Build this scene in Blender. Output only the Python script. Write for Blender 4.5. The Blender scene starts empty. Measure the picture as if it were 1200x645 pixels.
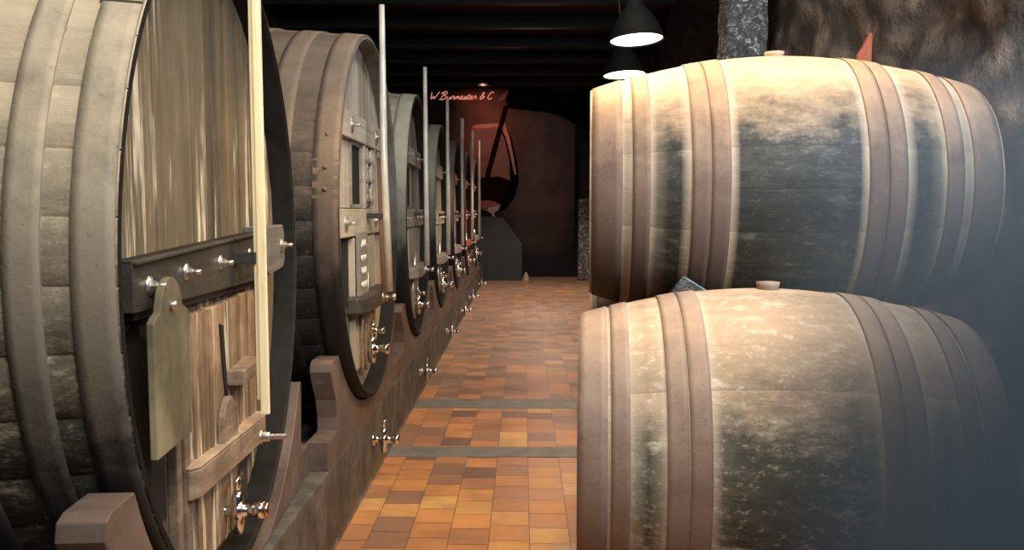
import bpy, bmesh, math, random
from mathutils import Vector, Matrix, noise
random.seed(7)
PI = math.pi
R = math.radians
scene = bpy.context.scene
COL = scene.collection

# ---------------------------------------------------------------- mesh helper
class MB:
    """collects shapes and links them as ONE mesh object"""
    def __init__(s):
        s.v = []; s.f = []; s.t = []; s.sm = []; s.e = []
    def add(s, vs, fs, tint=0.5, smooth=False, edge=None, M=None):
        o = len(s.v)
        for v in vs:
            v = Vector(v)
            s.v.append(M @ v if M else v)
        s.e += list(edge) if edge else [0.0] * len(vs)
        for i, f in enumerate(fs):
            s.f.append([o + k for k in f])
            s.t.append(tint[i] if isinstance(tint, (list, tuple)) else tint)
            s.sm.append(smooth)
        return s
    def box(s, x0, x1, y0, y1, z0, z1, tint=0.5, M=None, b=0.0):
        if b > 0:
            bm = bmesh.new()
            vs = [bm.verts.new((x, y, z)) for x in (x0, x1) for y in (y0, y1) for z in (z0, z1)]
            for f in ((0,1,3,2),(4,6,7,5),(0,4,5,1),(2,3,7,6),(0,2,6,4),(1,5,7,3)):
                bm.faces.new([vs[k] for k in f])
            bmesh.ops.bevel(bm, geom=bm.edges[:], offset=b, segments=2, affect='EDGES', profile=0.6)
            bm.verts.index_update()
            s.add([v.co.copy() for v in bm.verts], [[v.index for v in f.verts] for f in bm.faces], tint, False, None, M)
            bm.free(); return s
        vs = [(x, y, z) for x in (x0, x1) for y in (y0, y1) for z in (z0, z1)]
        return s.add(vs, [(0,1,3,2),(4,6,7,5),(0,4,5,1),(2,3,7,6),(0,2,6,4),(1,5,7,3)], tint, False, None, M)
    def lathe(s, prof, n=24, M=None, tint=0.5, smooth=True, cap=True):
        """profile of (radius, height) turned about local z"""
        vs = []; fs = []
        for r, h in prof:
            for k in range(n):
                a = 2*PI*k/n
                vs.append((r*math.cos(a), r*math.sin(a), h))
        for i in range(len(prof)-1):
            for k in range(n):
                a = i*n+k; b = i*n+(k+1) % n
                fs.append((a, b, b+n, a+n))
        if cap:
            fs.append(list(range(n))[::-1]); fs.append([(len(prof)-1)*n+k for k in range(n)])
        return s.add(vs, fs, tint, smooth, None, M)
    def tube(s, pts, rad, n=10, tint=0.5):
        pts = [Vector(p) for p in pts]
        rads = rad if isinstance(rad, (list, tuple)) else [rad]*len(pts)
        vs = []; fs = []
        for i, p in enumerate(pts):
            d = (pts[min(i+1, len(pts)-1)] - pts[max(i-1, 0)]).normalized()
            u = d.cross(Vector((0.13, 0.21, 0.97)) if abs(d.z) < 0.9 else Vector((1, 0.1, 0))).normalized(); w = d.cross(u)
            for k in range(n):
                a = 2*PI*k/n
                vs.append(p + (u*math.cos(a) + w*math.sin(a))*rads[i])
        for i in range(len(pts)-1):
            for k in range(n):
                a = i*n+k; b = i*n+(k+1) % n
                fs.append((a, b, b+n, a+n))
        fs.append(list(range(n))[::-1]); fs.append([(len(pts)-1)*n+k for k in range(n)])
        return s.add(vs, fs, tint, True)
    def prism(s, poly, a0, a1, axis='x', tint=0.5, M=None):
        """polygon extruded along one axis; poly is in the two other axes (in order)"""
        def mk(p, a):
            return {'x': (a, p[0], p[1]), 'y': (p[0], a, p[1]), 'z': (p[0], p[1], a)}[axis]
        n = len(poly)
        vs = [mk(p, a0) for p in poly] + [mk(p, a1) for p in poly]
        fs = [list(range(n)), list(range(n, 2*n))[::-1]] + [(k, n+k, n+(k+1) % n, (k+1) % n) for k in range(n)]
        return s.add(vs, fs, tint, False, None, M)
    def build(s, name, mat, parent=None, bevel=0, recalc=True):
        me = bpy.data.meshes.new(name)
        me.from_pydata(s.v, [], s.f)
        me.polygons.foreach_set('use_smooth', s.sm)
        at = me.attributes.new('tint', 'FLOAT', 'FACE'); at.data.foreach_set('value', s.t)
        ae = me.attributes.new('edge', 'FLOAT', 'POINT'); ae.data.foreach_set('value', s.e)
        me.update()
        if recalc:
            bm = bmesh.new(); bm.from_mesh(me)
            bmesh.ops.recalc_face_normals(bm, faces=bm.faces[:])
            bm.to_mesh(me); bm.free()
        me.materials.append(mat)
        o = bpy.data.objects.new(name, me); COL.objects.link(o)
        o.parent = parent
        if bevel:
            m = o.modifiers.new('bevel', 'BEVEL'); m.width = bevel; m.segments = 2; m.limit_method = 'ANGLE'; m.angle_limit = R(40)
        return o

def empty(name, loc, rz=0.0):
    o = bpy.data.objects.new(name, None); COL.objects.link(o)
    o.location = loc; o.rotation_euler = (0, 0, rz); o.empty_display_size = 0.1
    return o
def tag(o, label, cat=None, group=None):
    o['label'] = label
    if cat: o['category'] = cat
    if group: o['group'] = group
    return o
def struct(o, label):
    o['kind'] = 'structure'; o['label'] = label; return o
def along(p, d):
    """matrix: local z axis turned to direction d, placed at p"""
    d = Vector(d).normalized()
    return Matrix.Translation(Vector(p)) @ d.to_track_quat('Z', 'Y').to_matrix().to_4x4()

# ---------------------------------------------------------------- materials
class NT:
    def __init__(s, name):
        s.m = bpy.data.materials.new(name); s.m.use_nodes = True
        s.n = s.m.node_tree.nodes; s.l = s.m.node_tree.links
        s.b = s.n['Principled BSDF']; s.out = s.n['Material Output']
    def new(s, t, **k):
        n = s.n.new(t)
        for a, b in k.items(): setattr(n, a, b)
        return n
    def link(s, a, b): s.l.new(a, b)
    def coord(s, scale=(1, 1, 1), which='Object', loc=(0, 0, 0)):
        c = s.new('ShaderNodeTexCoord'); m = s.new('ShaderNodeMapping')
        m.inputs['Scale'].default_value = scale; m.inputs['Location'].default_value = loc
        s.link(c.outputs[which], m.inputs['Vector']); return m.outputs['Vector']
    def noise(s, vec, sc=5, det=6, rough=0.6, dist=0.0):
        n = s.new('ShaderNodeTexNoise'); n.inputs['Scale'].default_value = sc
        n.inputs['Detail'].default_value = det; n.inputs['Roughness'].default_value = rough
        n.inputs['Distortion'].default_value = dist
        s.link(vec, n.inputs['Vector']); return n.outputs['Fac']
    def ramp(s, fac, stops):
        r = s.new('ShaderNodeValToRGB'); e = r.color_ramp.elements
        while len(e) < len(stops): e.new(0.5)
        for k, (p, c) in enumerate(stops):
            e[k].position = p
            e[k].color = (c, c, c, 1) if isinstance(c, (int, float)) else (*c, 1)
        s.link(fac, r.inputs['Fac']); return r.outputs['Color']
    def mix(s, fac, a, b, mode='MIX'):
        m = s.new('ShaderNodeMix', data_type='RGBA', blend_type=mode)
        for sock, v in ((m.inputs[0], fac), (m.inputs[6], a), (m.inputs[7], b)):
            if isinstance(v, (int, float)): sock.default_value = v
            elif isinstance(v, tuple): sock.default_value = (*v, 1)
            else: s.link(v, sock)
        return m.outputs[2]
    def math(s, op, a, b=0.0, c=None, clamp=False):
        m = s.new('ShaderNodeMath', operation=op, use_clamp=clamp)
        for k, v in enumerate((a, b) if c is None else (a, b, c)):
            if isinstance(v, (int, float)): m.inputs[k].default_value = v
            else: s.link(v, m.inputs[k])
        return m.outputs[0]
    def attr(s, name):
        a = s.new('ShaderNodeAttribute'); a.attribute_name = name; return a.outputs['Fac']
    def sep(s, vec):
        x = s.new('ShaderNodeSeparateXYZ'); s.link(vec, x.inputs[0]); return x.outputs
    def bump(s, h, strength=0.3, dist=0.01):
        b = s.new('ShaderNodeBump'); b.inputs['Strength'].default_value = strength; b.inputs['Distance'].default_value = dist
        s.link(h, b.inputs['Height']); s.link(b.outputs['Normal'], s.b.inputs['Normal'])
    def set(s, color=None, rough=None, metal=None, spec=None):
        for nm, v in (('Base Color', color), ('Roughness', rough), ('Metallic', metal), ('Specular IOR Level', spec)):
            if v is None: continue
            i = s.b.inputs[nm]
            if isinstance(v, (int, float)): i.default_value = v
            elif isinstance(v, tuple): i.default_value = (*v, 1)
            else: s.link(v, i)
        return s.m

def wood(name, dark, mid, light, axis='z', freq=14.0, peel=None, peel_amt=0.0, rough=0.7, bump=0.35, tintamt=0.5, grime=0.5, spec=0.3):
    t = NT(name)
    k = {'x': (0.07, 1, 1), 'y': (1, 0.07, 1), 'z': (1, 1, 0.07)}[axis]
    v = t.coord(k)
    g = t.noise(v, freq, 8, 0.7, 0.6)
    c = t.ramp(g, [(0.28, dark), (0.52, mid), (0.75, light)])
    big = t.noise(t.coord((1, 1, 1)), 2.3, 5, 0.65)
    c = t.mix(t.math('MULTIPLY', t.ramp(big, [(0.42, 1.0), (0.62, 0.0)]), grime), c, tuple(x*0.35 for x in dark))
    tn = t.attr('tint')
    tv = t.math('MULTIPLY_ADD', tn, tintamt*2, 1.0-tintamt)
    cc = t.new('ShaderNodeCombineColor')
    for q in range(3): t.link(tv, cc.inputs[q])
    c = t.mix(1.0, c, cc.outputs[0], 'MULTIPLY')
    if peel:
        kk = tuple(a*b for a, b in zip(k, (1, 1, 0.8)))
        p1 = t.noise(t.coord(kk, loc=(3.1, 1.7, 0.4)), freq*1.5, 5, 0.75)
        p2 = t.noise(t.coord((1, 1, 0.5), loc=(9, 4, 2)), 3.0, 4, 0.6)
        pm = t.math('MULTIPLY', t.ramp(p1, [(0.56-peel_amt*0.2, 0.0), (0.62-peel_amt*0.2, 1.0)]), t.ramp(p2, [(0.45, 0.0), (0.6, 1.0)]))
        c = t.mix(pm, c, peel)
    fine = t.noise(v, freq*3, 4, 0.7)
    t.bump(t.math('ADD', g, t.math('MULTIPLY', fine, 0.5)), bump, 0.012)
    return t.set(c, rough, 0.0, spec)

def plain(name, col, rough=0.5, metal=0.0, var=0.25, sc=14, spec=0.4, bump=0.15):
    t = NT(name)
    n = t.noise(t.coord(), sc, 6, 0.65)
    c = t.ramp(n, [(0.3, tuple(x*(1-var) for x in col)), (0.7, tuple(min(1, x*(1+var)) for x in col))])
    t.bump(n, bump, 0.006)
    return t.set(c, rough, metal, spec)

def rust(name, a, b, dusty, rough=0.75, dust=0.5, mould=None, zc=0.52, zr=0.5, ml=1.6, mo=-0.55):
    """old hoop iron: rust tone, scratches and pale dust on upward faces"""
    t = NT(name)
    n1 = t.noise(t.coord((1, 1, 1)), 7, 8, 0.7)
    n2 = t.noise(t.coord((1, 1, 1), loc=(4, 2, 7)), 38, 5, 0.7)
    c = t.ramp(n1, [(0.3, a), (0.7, b)])
    g = t.new('ShaderNodeNewGeometry'); nz = t.sep(g.outputs['Normal'])[2]
    up = t.math('MULTIPLY_ADD', nz, 0.9, t.math('MULTIPLY_ADD', n1, 1.1, -0.65), clamp=True)
    c = t.mix(t.math('MULTIPLY', up, dust), c, dusty)
    c = t.mix(t.ramp(n2, [(0.64, 0.0), (0.74, 0.5)]), c, dusty)
    c = t.mix(t.ramp(n2, [(0.27, 0.5), (0.38, 0.0)]), c, tuple(x*0.3 for x in a))
    if mould:  # painted shade: colour darkens toward the bottom
        pz = t.math('MULTIPLY_ADD', t.sep(t.coord((1, 1, 1)))[2], 1/zr, -zc/zr)
        lo = t.math('MULTIPLY_ADD', pz, -ml, t.math('MULTIPLY_ADD', n1, 1.6, mo), clamp=True)
        c = t.mix(lo, c, mould)
    t.bump(t.math('ADD', n1, n2), 0.25, 0.006)
    return t.set(c, rough, 0.15, 0.3)

def mould_shade_staves(name, top, side, mould_shade_c, pale, axis='x', line=0.25, flake=0.5, lo=-0.18, hi=0.3, zc=0.52, zr=0.5):
    """cask staves: dusty top, mouldy black-green and painted shade below, pale bands beside the hoops"""
    t = NT(name)
    k = {'x': (0.12, 1, 1), 'z': (1, 1, 0.12)}[axis]
    g = t.noise(t.coord(k), 16, 7, 0.7, 0.4)
    n1 = t.noise(t.coord((1, 1, 1)), 4.5, 8, 0.72)
    n2 = t.noise(t.coord((0.45, 1, 1), loc=(5, 1, 2)), 24, 7, 0.75)
    c = t.ramp(g, [(0.25, tuple(x*0.7 for x in top)), (0.7, top)])
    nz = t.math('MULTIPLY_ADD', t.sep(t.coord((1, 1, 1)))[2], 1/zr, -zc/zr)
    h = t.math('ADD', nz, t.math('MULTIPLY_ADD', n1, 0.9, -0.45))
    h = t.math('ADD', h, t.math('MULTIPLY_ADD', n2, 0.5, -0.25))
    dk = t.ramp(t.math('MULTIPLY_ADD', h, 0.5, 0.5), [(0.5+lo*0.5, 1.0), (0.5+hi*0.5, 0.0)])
    ed = t.attr('edge')
    keep = t.math('SUBTRACT', 1.0, t.math('MULTIPLY', ed, t.math('MULTIPLY_ADD', n1, 0.8, 0.35)), clamp=True)
    mc = t.ramp(n2, [(0.3, tuple(x*0.4 for x in mould_shade_c)), (0.62, mould_shade_c), (0.8, side)])
    c = t.mix(t.math('MULTIPLY', dk, keep), c, mc)  # lower half takes the mould colour with shade painted in
    c = t.mix(t.math('MULTIPLY', ed, 0.42), c, pale)
    tn = t.attr('tint')
    cc = t.new('ShaderNodeCombineColor'); tv = t.math('MULTIPLY_ADD', tn, 0.3, 0.85)
    for q in range(3): t.link(tv, cc.inputs[q])
    c = t.mix(1.0, c, cc.outputs[0], 'MULTIPLY')
    n3 = t.noise(t.coord((0.7, 1, 1), loc=(1, 6, 3)), 55, 4, 0.7)
    fl = t.math('MULTIPLY', t.ramp(n2, [(0.53, 0.0), (0.64, 1.0)]), t.ramp(n1, [(0.42, 0.0), (0.6, flake)]))
    fl = t.math('MAXIMUM', fl, t.math('MULTIPLY', t.ramp(n3, [(0.56, 0.0), (0.68, 0.55)]), flake))
    c = t.mix(fl, c, pale)
    t.bump(t.math('ADD', n2, t.math('MULTIPLY', g, 0.4)), 0.35, 0.012)
    return t.set(c, t.ramp(n2, [(0.3, 0.75), (0.7, 0.5)]), 0.0, 0.35)

M = {}
M['chrome'] = plain('chrome', (0.75, 0.74, 0.72), 0.16, 1.0, 0.1, 20, 0.5, 0.02)
M['copper'] = plain('copper', (0.75, 0.38, 0.25), 0.25, 1.0, 0.2, 20, 0.5, 0.05)
M['bolt'] = plain('bolt_steel', (0.62, 0.6, 0.55), 0.32, 0.9, 0.25, 60, 0.5, 0.1)
M['iron'] = plain('black_iron', (0.035, 0.034, 0.033), 0.55, 0.3, 0.4, 20, 0.4, 0.3)
M['yoke_iron'] = plain('yoke_iron', (0.06, 0.056, 0.052), 0.45, 0.2, 0.4, 12, 0.4, 0.2)
M['void'] = plain('dark_opening', (0.006, 0.006, 0.006), 0.9, 0, 0.2)
M['cradle'] = plain('cradle_wood', (0.125, 0.09, 0.075), 0.5, 0, 0.45, 5, 0.4, 0.3)
M['beam'] = wood('ceiling_beam_wood', (0.006, 0.006, 0.006), (0.014, 0.013, 0.012), (0.02, 0.019, 0.017), 'x', 10, grime=0.3)
M['ceil'] = wood('ceiling_boards', (0.004, 0.004, 0.004), (0.009, 0.009, 0.009), (0.014, 0.014, 0.013), 'y', 10, grime=0.3)
M['crossbar'] = wood('dark_crossbar_wood', (0.03, 0.026, 0.022), (0.06, 0.052, 0.045), (0.11, 0.095, 0.08), 'y', 18, rough=0.5, grime=0.4)
M['cap'] = wood('grey_bar_end_wood', (0.09, 0.085, 0.078), (0.16, 0.15, 0.135), (0.24, 0.22, 0.2), 'y', 18, rough=0.6, grime=0.2)
M['blond'] = wood('pale_worn_wood', (0.1, 0.065, 0.04), (0.33, 0.225, 0.14), (0.52, 0.39, 0.26), 'z', 9, peel=(0.7, 0.58, 0.42), peel_amt=0.15, grime=0.6, tintamt=0.4)
M['yoke'] = wood('worn_yoke_wood', (0.14, 0.1, 0.07), (0.34, 0.25, 0.18), (0.55, 0.42, 0.31), 'y', 16, grime=0.5)
M['slateboard'] = wood('old_notice_board', (0.09, 0.08, 0.05), (0.22, 0.195, 0.125), (0.33, 0.295, 0.19), 'z', 7, grime=0.6, bump=0.15)
M['rule'] = wood('yellow_gauge_wood', (0.5, 0.36, 0.17), (0.86, 0.72, 0.42), (0.95, 0.86, 0.62), 'z', 10, peel=(0.4, 0.26, 0.12), peel_amt=-0.1, grime=0.1, tintamt=0.2)
M['rod'] = plain('grey_gauge_tube', (0.58, 0.54, 0.47), 0.35, 0.1, 0.25, 8)
M['rodwood'] = wood('brown_gauge_wood', (0.16, 0.08, 0.04), (0.36, 0.2, 0.11), (0.7, 0.58, 0.42), 'z', 12, grime=0.3)

# ---------------------------------------------------------------- camera
cd = bpy.data.cameras.new('camera'); cam = bpy.data.objects.new('camera', cd); COL.objects.link(cam)
cd.sensor_width = 36; cd.lens = 980/1200*36; cd.clip_start = 0.05
cam.location = (0, 0, 1.6)
cam.rotation_euler = (PI/2 - math.atan(76.5/980), 0, math.atan(13/980))
scene.camera = cam

# ---------------------------------------------------------------- setting
HALL0, HALL1 = -1.2, 20.0
XL, XR = -3.7, 2.06
CEIL = 4.55
def grout_tiles():
    t = NT('terracotta_tiles')
    tn = t.attr('tint')
    c = t.ramp(tn, [(0.0, (0.17, 0.095, 0.07)), (0.25, (0.3, 0.17, 0.115)), (0.5, (0.47, 0.215, 0.1)), (0.75, (0.66, 0.29, 0.095)), (0.93, (0.78, 0.44, 0.15)), (1.0, (0.5, 0.43, 0.36))])
    n1 = t.noise(t.coord((1, 1, 1)), 3.2, 7, 0.7); n2 = t.noise(t.coord((1, 1, 1), loc=(3, 3, 3)), 17, 6, 0.7)
    c = t.mix(t.ramp(n1, [(0.38, 0.45), (0.62, 0.0)]), c, (0.2, 0.12, 0.085))
    c = t.mix(t.ramp(n2, [(0.58, 0.0), (0.8, 0.4)]), c, (0.5, 0.34, 0.22))
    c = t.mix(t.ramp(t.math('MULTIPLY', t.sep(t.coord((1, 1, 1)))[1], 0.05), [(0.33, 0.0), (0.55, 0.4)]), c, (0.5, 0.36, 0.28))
    t.bump(n2, 0.12, 0.004)
    return t.set(c, t.ramp(n1, [(0.35, 0.28), (0.65, 0.5)]), 0, 0.5)
BANDS = [(5.31, 5.54), (6.64, 6.97)]
mb = MB()
nx0 = -5; pitch = 0.197
for c in range(nx0, 11):
    x0 = 0.032 + pitch*c
    if x0 > XR: break
    y = HALL0 - random.random()*0.2
    while y < HALL1:
        L = 0.2
        segs = [(y, y+L)]
        for b0, b1 in BANDS:
            ns = []
            for a, bb in segs:
                if bb <= b0 or a >= b1: ns.append((a, bb)); continue
                if a < b0-0.02: ns.append((a, b0))
                if bb > b1+0.02: ns.append((b1, bb))
            segs = ns
        rnd = random.random()
        tint = random.choice([0.05, 0.22, 0.3, 0.42, 0.5, 0.55, 0.62, 0.7, 0.75, 0.85, 0.93])
        if rnd < 0.02: tint = 1.0
        if y < 5.3 and rnd > 0.35: tint = random.uniform(0.5, 0.93)
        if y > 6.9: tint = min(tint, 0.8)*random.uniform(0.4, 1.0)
        for a, bb in segs:
            g = 0.0022
            if bb-a < 0.012: continue
            X0, X1, Y0, Y1 = max(x0+g, -0.99), min(x0+pitch-g, XR+0.05), max(a+g, HALL0), min(bb-g, HALL1)
            if X1 <= X0 or Y1 <= Y0: continue
            mb.add([(X0, Y0, 0), (X1, Y0, 0), (X1, Y1, 0), (X0, Y1, 0)], [(0, 1, 2, 3)], tint)
        y += L
mb.add([(XL-.1, HALL0, -0.004), (XR+.2, HALL0, -0.004), (XR+.2, HALL1+.1, -0.004), (XL-.1, HALL1+.1, -0.004)], [(0, 1, 2, 3)], 0.0)
fl = mb.build('floor', grout_tiles(), recalc=False); struct(fl, 'orange and brown square terracotta floor tiles in long columns')
M['band'] = plain('grey_stone_band', (0.17, 0.165, 0.155), 0.5, 0, 0.25, 8)
for i, (b0, b1) in enumerate(BANDS):
    o = MB().box(-0.885, XR, b0, b1, -0.02, 0.004, b=0.002).build('trim_%d' % (i+1), M['band'])
    struct(o, ('nearer' if i == 0 else 'farther') + ' grey stone band crossing the tiled aisle')

def stone_wall_mat():
    t = NT('rough_stone')
    n1 = t.noise(t.coord((1, 1, 1)), 2.6, 9, 0.68, 0.15); n2 = t.noise(t.coord((1, 1, 1), loc=(2, 8, 3)), 14, 6, 0.7)
    c = t.ramp(n1, [(0.28, (0.07, 0.058, 0.05)), (0.48, (0.24, 0.185, 0.15)), (0.62, (0.42, 0.33, 0.26)), (0.78, (0.62, 0.54, 0.46))])
    vo = t.new('ShaderNodeTexVoronoi'); vo.feature = 'SMOOTH_F1'; vo.inputs['Scale'].default_value = 4.2; vo.inputs['Smoothness'].default_value = .6
    t.link(t.coord((1, 1, 1.3)), vo.inputs['Vector'])
    c = t.mix(t.ramp(vo.outputs['Distance'], [(0.3, 0.0), (0.62, 0.75)]), c, (0.06, 0.05, 0.045))
    c = t.mix(t.ramp(n2, [(0.3, 0.7), (0.5, 0.0)]), c, (0.05, 0.042, 0.04))
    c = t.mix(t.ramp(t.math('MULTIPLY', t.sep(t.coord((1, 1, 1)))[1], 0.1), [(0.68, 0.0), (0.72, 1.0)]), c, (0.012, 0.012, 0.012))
    t.bump(t.math('SUBTRACT', t.math('ADD', n1, t.math('MULTIPLY', n2, 0.6)), vo.outputs['Distance']), 0.9, 0.06)
    return t.set(c, 0.85, 0, 0.25)
# right wall: rough stone, really displaced
mb = MB(); ny, nz = 190, 60
vs = []; fs = []
for j in range(nz+1):
    for i in range(ny+1):
        y = HALL0 + (HALL1-HALL0)*(i/ny)**1.25; z = CEIL*j/nz
        p = Vector((0, y*1.5, z*1.7))
        d = noise.noise(p*1.3)*0.07 + noise.noise(p*3.1+Vector((5, 1, 2)))*0.045 + abs(noise.noise(p*5.3))*0.04
        vs.append((XR + 0.02 - d*1.0, y, z))
for j in range(nz):
    for i in range(ny):
        a = j*(ny+1)+i; fs.append((a, a+ny+1, a+ny+2, a+1))
mb.add(vs, fs, 0.5, True)
wr = mb.build('wall_right', stone_wall_mat(), recalc=False); struct(wr, 'rough brown stone wall behind the stacked casks')
M['plaster'] = plain('dark_plaster', (0.012, 0.012, 0.012), 0.9, 0, 0.3, 3)
o = MB().box(XL-.15, XL, HALL0, HALL1, 0, CEIL).build('wall_left', M['plaster']); struct(o, 'dark wall behind the row of vats')
o = MB().box(XL, XR+.2, HALL1, HALL1+.15, 0, CEIL).build('wall_back', M['plaster']); struct(o, 'dark end wall carrying the printed mural')
o = MB().box(XL-.15, XR+.2, HALL0, HALL1+.15, CEIL, CEIL+.1).build('ceiling', M['ceil']); struct(o, 'dark boarded ceiling')
M['plinth'] = None
def plinth_mat():
    t = NT('damp_plinth_stone')
    n1 = t.noise(t.coord((1, 1, 1)), 4, 8, 0.7); n2 = t.noise(t.coord((1, 1, 0.5)), 11, 6, 0.7)
    c = t.ramp(n1, [(0.3, (0.03, 0.028, 0.026)), (0.5, (0.085, 0.078, 0.068)), (0.75, (0.2, 0.18, 0.155))])
    z = t.sep(t.coord((1, 1, 1)))[2]
    salt = t.math('MULTIPLY', t.ramp(z, [(0.005, 1.0), (0.05, 0.0)]), t.ramp(n2, [(0.4, 0.0), (0.6, 0.8)]))
    c = t.mix(salt, c, (0.5, 0.46, 0.4))
    t.bump(n1, 0.4, 0.02)
    return t.set(c, t.ramp(n2, [(0.3, 0.35), (0.7, 0.7)]), 0, 0.4)
PL = 0.41
o = MB().box(XL, -0.883, HALL0, 19.0, 0, PL, b=0.008).build('trim_3', plinth_mat()); struct(o, 'long low dark stone plinth under the row of vats')
for i, y in enumerate([3.2, 4.9, 6.6, 8.3, 10.0, 11.4, 12.9, 14.4, 15.9, 17.4, 18.9]):
    o = MB().box(XL, XR, y, y+.16, CEIL-.2, CEIL, b=0.01).build('ceiling_beam', M['beam'])
    tag(o, 'dark timber crossbeam under the black ceiling', 'beam', 'dark ceiling crossbeams')

# ---------------------------------------------------------------- casks and vats
def stave_body(prof, nst, axis, seg_angle=2, groove=0.004, edgef=None):
    """staved shell turned about local x; prof = [(x, r)]"""
    mb = MB()
    n = len(prof)
    for k in range(nst):
        a0 = 2*PI*k/nst; a1 = 2*PI*(k+1)/nst
        vs = []; fs = []; ed = []
        angs = [a0, a0+(a1-a0)*0.06, a0+(a1-a0)*0.5, a1-(a1-a0)*0.06, a1]
        dr = [-groove, 0, 0, 0, -groove]
        for (x, r) in prof:
            for a, d in zip(angs, dr):
                vs.append((x, (r+d)*math.cos(a), (r+d)*math.sin(a)))
                ed.append(edgef(x) if edgef else 0.0)
        m = len(angs)
        for i in range(n-1):
            for j in range(m-1):
                p = i*m+j; fs.append((p, p+1, p+m+1, p+m))
        mb.add(vs, fs, random.random(), True, ed)
    return mb
def ring(mb, prof, n=72, tint=0.5, closed=True, wob=0.0):
    """closed profile (x, r) swept about local x"""
    vs = []; fs = []; m = len(prof)
    for k in range(n):
        a = 2*PI*k/n
        d = wob*noise.noise(Vector((math.cos(a)*2, math.sin(a)*2, prof[0][0]*9)))
        for (x, r) in prof: vs.append((x+d*0.3, (r+d)*math.cos(a), (r+d)*math.sin(a)))
    for k in range(n):
        for j in range(m if closed else m-1):
            a = k*m+j; b = k*m+(j+1) % m; k2 = ((k+1) % n)*m
            fs.append((a, b, k2+(j+1) % m, k2+j))
    mb.add(vs, fs, tint, False)
    return mb
def hoop_ring(rad, x0, x1, t=0.005, n=96, seam=None, plate=.007):
    mb = MB()
    N = 4
    outer = [(x0+(x1-x0)*i/N, rad(x0+(x1-x0)*i/N)+t) for i in range(N+1)]
    inner = [(x, r-t-0.006) for x, r in reversed(outer)]
    ring(mb, outer+inner, n, 0.5, True, 0.0015)
    for k in range(len(mb.sm)): mb.sm[k] = (k % (2*N+2)) < N
    if seam is not None:                       # riveted overlap of the hoop ends
        a0 = seam; vs = []; fs = []
        for i in range(4):
            a = a0 + 0.06*i
            for x, r in ((x0-.002, rad(x0)+t), (x0-.002, rad(x0)+t+plate), (x1+.002, rad(x1)+t+plate), (x1+.002, rad(x1)+t)):
                vs.append((x, r*math.cos(a), r*math.sin(a)))
        for i in range(3):
            for j in range(4):
                fs.append((i*4+j, i*4+(j+1) % 4, i*4+4+(j+1) % 4, i*4+4+j))
        fs += [(0, 1, 2, 3), (12, 13, 14, 15)]
        mb.add(vs, fs, 0.5)
        for da in (0.04, 0.14, -0.12):
            xm = (x0+x1)/2; r = rad(xm)+t+(.006 if da > 0 else 0)
            d = (0, math.cos(a0+da), math.sin(a0+da))
            mb.lathe([(0.011, -0.002), (0.010, 0.003), (0.005, 0.006)], 10, along((xm, d[1]*r, d[2]*r), d))
    return mb
def head_planks(rad, x, thick, n, tint_rng=(0.2, 0.8), gap=0.002, cuts=None, horizontal=False):
    mb = MB()
    edges = cuts or [-rad + 2*rad*k/n for k in range(n+1)]
    for a, b in zip(edges[:-1], edges[1:]):
        a2, b2 = a+gap, b-gap
        pts = []
        S = 10
        for i in range(S+1):
            y = a2+(b2-a2)*i/S; pts.append((y, math.sqrt(max(rad*rad-y*y, 0))))
        for i in range(S, -1, -1):
            y = a2+(b2-a2)*i/S; pts.append((y, -math.sqrt(max(rad*rad-y*y, 0))-1e-4))
        if horizontal: pts = [(z, y) for y, z in pts]
        xo = random.uniform(-.002, .002)
        mb.prism(pts, x-thick, x+xo, 'x', random.uniform(*tint_rng))
    mb.prism([(rad*math.cos(2*PI*k/48), rad*math.sin(2*PI*k/48)) for k in range(48)], x-thick-.01, x-thick+.008, 'x', 0.0)
    return mb

def make_cask(name, label, loc, theta, L, Rb, Rh, hoops, staves_m, hoop_m, pale_m, group, nst=22):
    """lying port cask, axis along local x, origin at its base"""
    root = empty(name, loc, theta); tag(root, label, 'cask', group)
    off = Matrix.Translation((0, 0, 0))
    rad = lambda x: Rb - (Rb-Rh)*(abs(x)/(L/2))**1.9
    xs = sorted(set([-L/2 + L*i/36 for i in range(37)] + [s*h for h0, h1 in hoops for h in (h0-.012, h0, h1, h1+.012) if h <= L/2 for s in (-1, 1)]))
    xs = [x for x in xs if -L/2 <= x <= L/2]
    def edgef(x):
        d = min(min(abs(abs(x)-h0), abs(abs(x)-h1)) for h0, h1 in hoops)
        return max(0.0, 1-d/0.03) if abs(x) < L/2-.1 else 1.0
    c = Matrix.Translation((0, 0, Rb))
    def shift(mb):
        mb.v = [v + Vector((0, 0, Rb)) for v in mb.v]; return mb
    shift(stave_body([(x, rad(x)) for x in xs], nst, 'x', groove=0.0012, edgef=edgef)).build('staves', staves_m, root)
    for s in (-1, 1):
        mb = MB(); e = L/2
        ring(mb, [(s*e, Rh-.004), (s*e, Rh-.028), (s*(e-.05), Rh-.034), (s*(e-.05), Rh-.006)], 72)
        shift(mb).build('chime', staves_m, root)
        shift(head_planks(Rh-.03, s*(e-.04), 0.02 if s > 0 else -0.02, 7)).build('head', M['cask_head'], root)
        for h0, h1 in hoops:
            a, b = sorted((s*h0, s*h1))
            shift(hoop_ring(rad, a, b, 0.005, 96, None)).build('hoop', hoop_m, root)
    mb = MB().lathe([(0.030, -0.02), (0.036, 0.012), (0.038, 0.022), (0.0, 0.024)], 20, Matrix.Translation((0.01, 0, 2*Rb)))
    tag(mb.build('bung', M['bung'], root), 'wooden bung in the cask top')
    return root

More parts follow.
